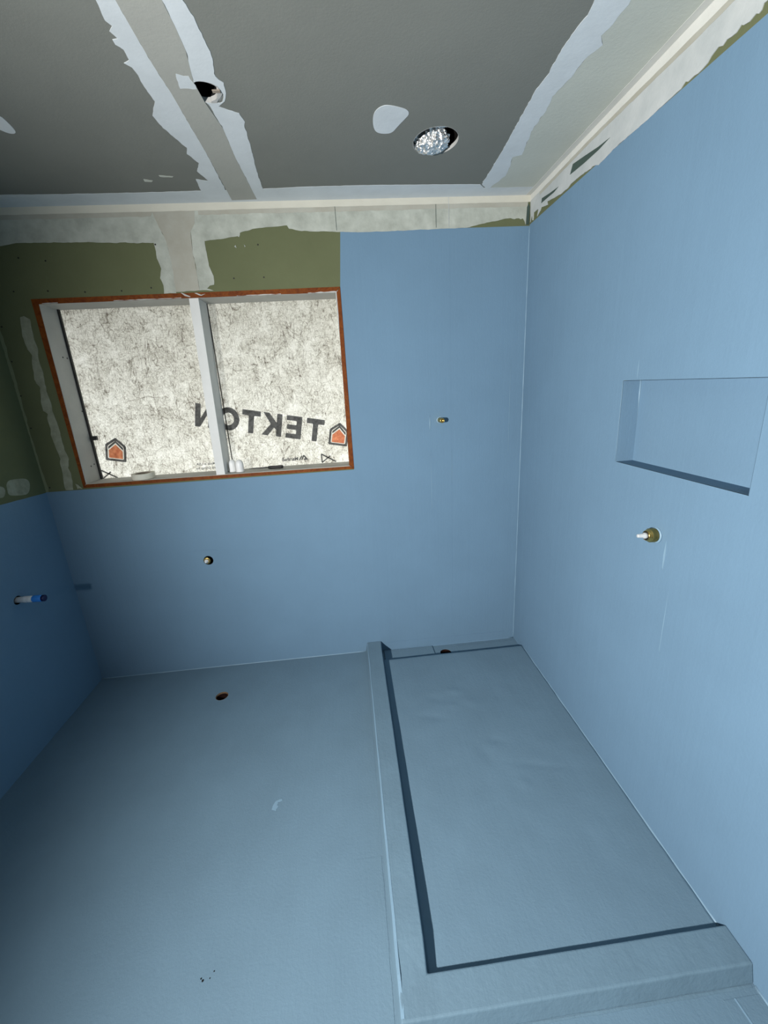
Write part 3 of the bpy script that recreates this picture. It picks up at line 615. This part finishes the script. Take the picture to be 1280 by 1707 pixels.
# ------------------------------------------------------------------ house wrap with its print
wrap = thing('house_wrap', 'white fibrous house wrap sheet with reversed print, stretched outside the window', 'house wrap')
bm = bmesh.new(); nx, nz = 60, 40; g = []
for j in range(nz + 1):
    g.append([bm.verts.new((0.02 + 1.78 * i / nx, 0.152 + 0.0015 * noise.noise(Vector((i * .15, j * .2, 0))), 1.03 + 1.2 * j / nz)) for i in range(nx + 1)])
for j in range(nz):
    for i in range(nx): bm.faces.new((g[j][i], g[j][i + 1], g[j + 1][i + 1], g[j + 1][i]))
obj('wrap_sheet', bm, M_wrap, wrap, True)
YP = 0.1488
EU, EV = (-0.982, 0.191), (0.191, 0.982)
def put(u, v, o, eu=EU, ev=EV): return (o[0] + eu[0] * u + ev[0] * v, o[1] + eu[1] * u + ev[1] * v)
def flat(name, polys, m, y=YP, parent=wrap):
    """printed shapes on the wrap; each poly is [outline, holes...] in (x, z)"""
    bm = bmesh.new()
    for loops in polys:
        fl = [p for l in loops for p in l]
        tri = tessellate_polygon([[Vector((p[0], p[1], 0)) for p in l] for l in loops])
        v = [bm.verts.new((p[0], y, p[1])) for p in fl]
        for t in tri:
            if len(set(t)) == 3:
                try: bm.faces.new([v[i] for i in t])
                except ValueError: pass
    return obj(name, bm, m, parent)
def rounded(l, r=0.006):
    out = []
    n = len(l)
    for i in range(n):
        p, c, q = (Vector((*l[(i - 1) % n], 0)), Vector((*l[i], 0)), Vector((*l[(i + 1) % n], 0)))
        a, b = c + (p - c).normalized() * min(r, (p - c).length * .45), c + (q - c).normalized() * min(r, (q - c).length * .45)
        for t in (0, .5, 1): k = a.lerp(c, t).lerp(c.lerp(b, t), t); out.append((k.x, k.y))
    return out
hgt, sw = 0.126, 0.029
O0 = (1.452, 1.312)                      # foot of the first letter, text runs to the left
def LT(u): w = 0.100; m = u + w / 2; return [[(u, hgt), (u + w, hgt), (u + w, hgt - sw), (m + sw / 2, hgt - sw), (m + sw / 2, 0), (m - sw / 2, 0), (m - sw / 2, hgt - sw), (u, hgt - sw)]]
def LE(u):
    w = 0.086; k = sw * .92
    return [[(u, 0), (u, hgt), (u + w, hgt), (u + w, hgt - k), (u + sw, hgt - k), (u + sw, hgt / 2 + k / 2), (u + w * .95, hgt / 2 + k / 2), (u + w * .95, hgt / 2 - k / 2), (u + sw, hgt / 2 - k / 2), (u + sw, k), (u + w, k), (u + w, 0)]]
def LK(u):
    w = 0.105
    return [[(u, 0), (u, hgt), (u + sw, hgt), (u + sw, hgt * .60), (u + w - sw * 1.15, hgt), (u + w, hgt), (u + w * .58, hgt * .52), (u + w + 0.004, 0), (u + w - sw * 1.1, 0), (u + w * .40, hgt * .38), (u + sw, hgt * .28), (u + sw, 0)]]
def LO(u):
    w = 0.118; n = 30; o = [(u + w / 2 + w / 2 * math.cos(2 * math.pi * i / n), hgt / 2 + hgt * .5 * math.sin(2 * math.pi * i / n)) for i in range(n)]
    q = [(u + w / 2 + (w / 2 - sw) * math.cos(2 * math.pi * i / n), hgt / 2 + (hgt * .5 - sw) * math.sin(2 * math.pi * i / n)) for i in range(n)]
    return [o, q]
def LN(u):
    w = 0.098
    return [[(u, 0), (u, hgt), (u + sw * .95, hgt), (u + w - sw, hgt * .38), (u + w - sw, hgt), (u + w, hgt), (u + w, 0), (u + w - sw * .95, 0), (u + sw, hgt * .62), (u + sw, 0)]]
for L_ in (LT(0.0), LE(0.126), LK(0.236), LT(0.354), LO(0.468), LN(0.606)):
    L_ = [rounded(l, 0.004) if len(l) < 20 else l for l in L_]
    flat('printed_letter', [[[put(u, v, O0) for u, v in l] for l in L_]], M_ink)

def house(o):
    eu, ev = EU, EV; w, h1, h2 = 0.108, 0.088, 0.131
    def pent(s, y):
        # shrink a house outline by s
        t = [(s, s), (w - s, s), (w - s, h1 - s * .55), (w / 2, h2 - s * 1.3), (s, h1 - s * .55)]
        return rounded(t, 0.006 if s < .02 else 0.002)
    P = lambda l: [put(u, v, o) for u, v in l]
    flat('printed_emblem', [[P(pent(0, 0)), P(pent(0.012, 0))]], M_ink)
    flat('printed_emblem', [[P([(0.009 + .002, 0.011), (w - .011, .011), (w - .011, h1 - .008), (w / 2, h2 - .014), (.011, h1 - .008)])]], M_inkw, YP + 0.0008)
    flat('printed_emblem', [[P([(0.016, h1 - 0.024), (w / 2, h2 - 0.030), (w - 0.016, h1 - 0.024), (w - 0.016, h1 - .010), (w / 2, h2 - 0.016), (0.016, h1 - 0.010)])]], M_ink, YP)
    flat('printed_emblem', [[P([(0.018, 0.016), (w - 0.018, 0.016), (w - 0.018, h1 - 0.030), (w / 2, h2 - 0.038), (0.018, h1 - 0.030)])]], M_inko, YP)
house((0.357, 1.273)); house((1.588, 1.278))
def stroke(p, q, w):
    d = Vector((q[0] - p[0], q[1] - p[1])).normalized() * w / 2
    return [[(p[0] - d.y, p[1] + d.x), (p[0] + d.y, p[1] - d.x), (q[0] + d.y, q[1] - d.x), (q[0] - d.y, q[1] + d.x)]]
for dx, dz in ((0, 0), (-1.226, -0.006)):
    A, B, Cc, Dd = [(a + dx, b + dz) for a, b in ((1.437, 1.245), (1.437, 1.196), (1.518, 1.196), (1.488, 1.232))]
    flat('printed_mark', [stroke(A, B, 0.007), stroke(A, Cc, 0.008), stroke(B, Dd, 0.007)], M_ink)
flat('printed_mark', [[[(1.304, 1.218), (1.312, 1.218), (1.326, 1.238), (1.322, 1.246), (1.316, 1.236)]], [[(1.318, 1.219), (1.326, 1.219), (1.338, 1.241), (1.332, 1.246)]],
                      [[(1.330, 1.246), (1.340, 1.246), (1.360, 1.218), (1.350, 1.217)]], [[(1.333, 1.224), (1.342, 1.230), (1.348, 1.216), (1.338, 1.214)]]], M_ink)
def small_text(s, x, z, size, m=M_ink, off=0.0):
    cu = bpy.data.curves.new('printed_text', 'FONT'); cu.body = s; cu.size = size; cu.offset = off
    o = bpy.data.objects.new('printed_text', cu); COL.objects.link(o)
    dg = bpy.context.evaluated_depsgraph_get(); me = bpy.data.meshes.new_from_object(o.evaluated_get(dg))
    COL.objects.unlink(o); bpy.data.objects.remove(o)
    for v in me.vertices: v.co = Vector((x - v.co.x, YP, z + v.co.y))
    me.materials.clear()
    return obj('printed_text', me, m, wrap)
small_text('Marshall', 1.303, 1.219, 0.0275, M_ink, 0.0009)
small_text('Made in USA', 0.836, 1.228, 0.0200, M_ink, 0.0004)
small_text('Company Group Inc', 0.890, 1.205, 0.0200, M_ink, 0.0004)
base_at(wrap)

# ------------------------------------------------------------------ things on the sill
t = thing('masking_tape_roll', 'cream roll of masking tape lying flat on the window sill', 'tape roll')
obj('tape_ring', lathe([(0.037, 0), (0.056, 0), (0.0568, 0.002), (0.0568, 0.027), (0.056, 0.029), (0.0385, 0.029), (0.037, 0.028), (0.037, 0)], (0.475, 0.058, 0.1926 + 1.0), (0, 0, 1), 40, (False, False)), M_roll, t, True)
obj('cardboard_core', lathe([(0.0345, 0), (0.0370, 0), (0.0370, 0.0285), (0.0345, 0.0285), (0.0345, 0)], (0.475, 0.058, 1.1926), (0, 0, 1), 40, (False, False)), M_tan, t, True)
base_at(t)
def dome(x, y, label):
    t = thing('plastic_cap', label, 'cap', 'white caps on the sill')
    r = 0.021
    prof = [(r * .96, 0), (r, .003), (r, .040)] + [(r * math.cos(a), .040 + .026 * math.sin(a)) for a in [k * math.pi / 16 for k in range(1, 8)]] + [(0.0006, .066)]
    obj('cap_shell', lathe(prof, (x, y, 1.1925), (0, 0, 1), 26), M_white, t, True)
    obj('rim', lathe([(r + .0002, 0), (r + .0022, .001), (r + .0022, .005), (r + .0002, .006)], (x, y, 1.1925), (0, 0, 1), 26, (False, False)), M_white, t, True)
    base_at(t)
dome(0.992, 0.055, 'white round-topped plastic cap on the sill, clear of the mullion')
dome(0.948, 0.076, 'white round-topped plastic cap on the sill, close against the mullion')
t = thing('thin_tool', 'black-handled tool with a thin dark shaft lying on the window sill', 'tool')
a, b = Vector((1.225, 0.066, 1.2015)), Vector((1.030, 0.092, 1.1985)); ax = (b - a).normalized()
obj('handle', lathe([(.004, 0), (.0085, .003), (.0092, .015), (.0078, .040), (.0090, .060), (.0088, .078), (.006, .086), (.003, .090)], a, ax, 16), M_black, t, True)
obj('shaft', lathe([(.0032, .088), (.0030, .17), (.0012, .195)], a, ax, 10), M_black, t, True)
base_at(t)

# ------------------------------------------------------------------ plumbing stubs
t = thing('brass_pipe_stub', 'brass pipe stub with a white plug, on the right wall below the niche', 'pipe stub')
P0 = (W - T, -1.080, 1.082); AX = (-1, 0.02, 0.03)
prof = [(.021, 0), (.021, .006)]
for k in range(4): prof += [(.0228, .008 + k * .005), (.0192, .0105 + k * .005)]
prof += [(.019, .029), (.0165, .034), (.0150, .036), (.0148, .030), (.0105, .030)]
obj('threaded_body', lathe(prof, P0, AX, 32), M_brass, t, True)
obj('wall_ring', lathe([(.021, 0), (.0265, .0), (.0265, .0025), (.0215, .004)], P0, AX, 28, (False, False)), M_bead, t, True)
obj('thread_seat', lathe([(.0145, .031), (.0145, .0335), (.0108, .0335)], P0, AX, 24), M_black, t)
obj('plug', lathe([(.0098, .030), (.0098, .042), (.0066, .045), (.0062, .060), (.0048, .063)], P0, AX, 20), M_plug, t, True)
base_at(t)
t = thing('brass_pipe_stub', 'small brass pipe stub with dark shadow, on the back wall right of the window', 'pipe stub')
P0 = (2.104, -T, 1.407); AX = (0.05, -1, 0.0)
obj('threaded_body', lathe([(.0135, 0), (.0135, .012), (.0125, .014), (.0132, .018), (.0124, .021), (.0132, .025), (.0124, .028), (.0132, .032), (.0124, .036), (.0128, .048), (.011, .051), (.0085, .051), (.0085, .044)], P0, AX, 24), M_brass, t, True)
obj('wall_ring', lathe([(.0135, 0), (.020, 0), (.019, .002), (.014, .003)], P0, AX, 24, (False, False)), M_bead, t, True)
base_at(t)
t = thing('brass_pipe_stub', 'brass pipe elbow recessed in a round hole in the back wall below the window', 'pipe stub')
P0 = (0.745, 0.045, 0.706); AX = (0.0, -1, 0.0)
obj('threaded_body', lathe([(.018, 0), (.018, .035), (.0195, .037), (.0195, .050), (.017, .053), (.0115, .053), (.0115, .040)], P0, AX, 24), M_brass, t, True)
obj('plug', lathe([(.0112, .038), (.0112, .054), (.006, .058), (.005, .066)], (0.742, 0.045, 0.703), AX, 16), M_pipew, t, True)
base_at(t)
cap('wall_cavity', 'back', (0.752, 0.706), 0.0264, -0.002, -0.13, M_dark, wall_back)
f = bmesh.new()
cap('wall_cavity', 'left', (-0.372, 0.733), 0.0232, -0.002, -0.13, M_dark, wall_left, 0.0192)
t = thing('capped_pipe_stub', 'grey-white pipe stub with a blue cap sticking out of the dark left wall', 'pipe stub')
P0 = (-0.05, -0.372, 0.7355); AX = (1, 0.0, -0.02)
obj('pipe', lathe([(.0140, 0), (.0140, .075), (.0155, .078), (.0155, .092), (.0145, .096), (.0155, .100), (.0150, .122)], P0, AX, 24), M_pipew, t, True)
obj('cap', lathe([(.0152, .120), (.0160, .122), (.0160, .158), (.0152, .160)], P0, AX, 24), M_blue, t, True)
obj('cap_end', lathe([(.0152, .160), (.0152, .171), (.0130, .173)], P0, AX, 24), M_blued, t, True)
base_at(t)

# ------------------------------------------------------------------ openings in the ceiling
def can(name, c, r, ry, z0_, z1_, m, parent):
    bm = bmesh.new(); n = 32; A, B = [], []
    for i in range(n):
        q = 2 * math.pi * i / n; x, y = c[0] + r * math.cos(q), c[1] + ry * math.sin(q)
        A.append(bm.verts.new((x, y, z0_))); B.append(bm.verts.new((x, y, z1_)))
    for i in range(n): bm.faces.new((A[i], A[(i + 1) % n], B[(i + 1) % n], B[i]))
    bm.faces.new(B); return obj(name, bm, m, parent)
can('junction_box', (1.262, -0.714), 0.055, 0.051, H + 0.0125, H + 0.11, M_black, ceiling)
obj('cut_edge', plate('ceil', [circ(1.262, -0.714, 0.0502, 28, 0.0462), circ(1.262, -0.714, 0.0475, 28, 0.0435)], 0.0003, -0.0125), M_gypsum, ceiling)
obj('compound_lump', plate('ceil', [rough([(1.30, -0.69), (1.312, -0.71), (1.308, -0.735), (1.300, -0.722), (1.297, -0.705), (1.288, -0.688), (1.272, -0.678), (1.268, -0.669), (1.285, -0.670)], 0.002, 0.006, 3)], 0.0018, -0.010), M_gypsum, ceiling)
obj('paper_shred', box(1.287, 1.310, -0.728, -0.716, H - 0.004, H - 0.001, 0.0008, 1), M_tan, ceiling)
can('duct_housing', (2.003, -0.452), 0.098, 0.105, H + 0.0125, H + 0.22, M_dark, ceiling)
obj('cut_edge', plate('ceil', [circ(2.003, -0.452, 0.0832, 40, 0.0902), circ(2.003, -0.452, 0.0822, 40, 0.0892)], 0.0003, -0.0128), M_gypsum, ceiling)
duct = thing('foil_duct', 'crumpled silver foil duct end filling the larger round hole in the ceiling', 'duct')
def lump(c, s, seed, sub=5, amp=0.16):
    bm = bmesh.new(); bmesh.ops.create_icosphere(bm, subdivisions=sub, radius=1.0)
    for v in bm.verts:
        p = v.co.copy(); k = 1 + amp * noise.noise(p * 2.2 + Vector((seed,) * 3)) + amp * .7 * noise.cell(p * 5 + Vector((seed,) * 3)) * 0.25 + amp * .6 * noise.noise(p * 7 + Vector((seed, 0, 0))) + amp * .35 * noise.noise(p * 16)
        v.co = Vector((c[0] + p.x * s[0] * k, c[1] + p.y * s[1] * k, c[2] + p.z * s[2] * k))
    return bm
obj('foil_sleeve', lump((1.996, -0.414, H + 0.024), (0.066, 0.050, 0.040), 2.0, 5), M_foil, duct)
obj('foil_fold', lump((2.010, -0.486, H + 0.058), (0.066, 0.020, 0.032), 7.0, 5), M_foil, duct)
base_at(duct)

# ------------------------------------------------------------------ labels for parts that look unlike the rest of their thing
PART_LABELS = {'waterproof_membrane': 'blue painted waterproof membrane', 'niche_liner': 'blue recessed niche', 'corner_bead': 'lighter blue sealant line',
               'joint_compound': 'white joint compound', 'joint_tape': 'pale taped joint', 'corner_tape': 'cream corner tape', 'spackle_patch': 'small rounded patch of compound',
               'screw': 'black screw head', 'casing_board': 'reddish brown wooden casing', 'mullion': 'pale grey upright mullion', 'gasket': 'black strip',
               'latch': 'small black latch', 'glass_pane': 'clear window glass', 'printed_letter': 'bold dark grey reversed letter', 'printed_emblem': 'house-shaped emblem',
               'plug': 'white plastic plug', 'drain_pipe': 'dark round drain opening', 'junction_box': 'dark opening cut in the ceiling', 'cap': 'blue cap', 'curb': 'low L-shaped curb around the tray', 'tray_panel': 'flat faintly wrinkled shower floor'}
for o in list(COL.objects):
    k = o.name.split('.')[0]
    if o.parent and k in PART_LABELS: o['label'] = PART_LABELS[k]
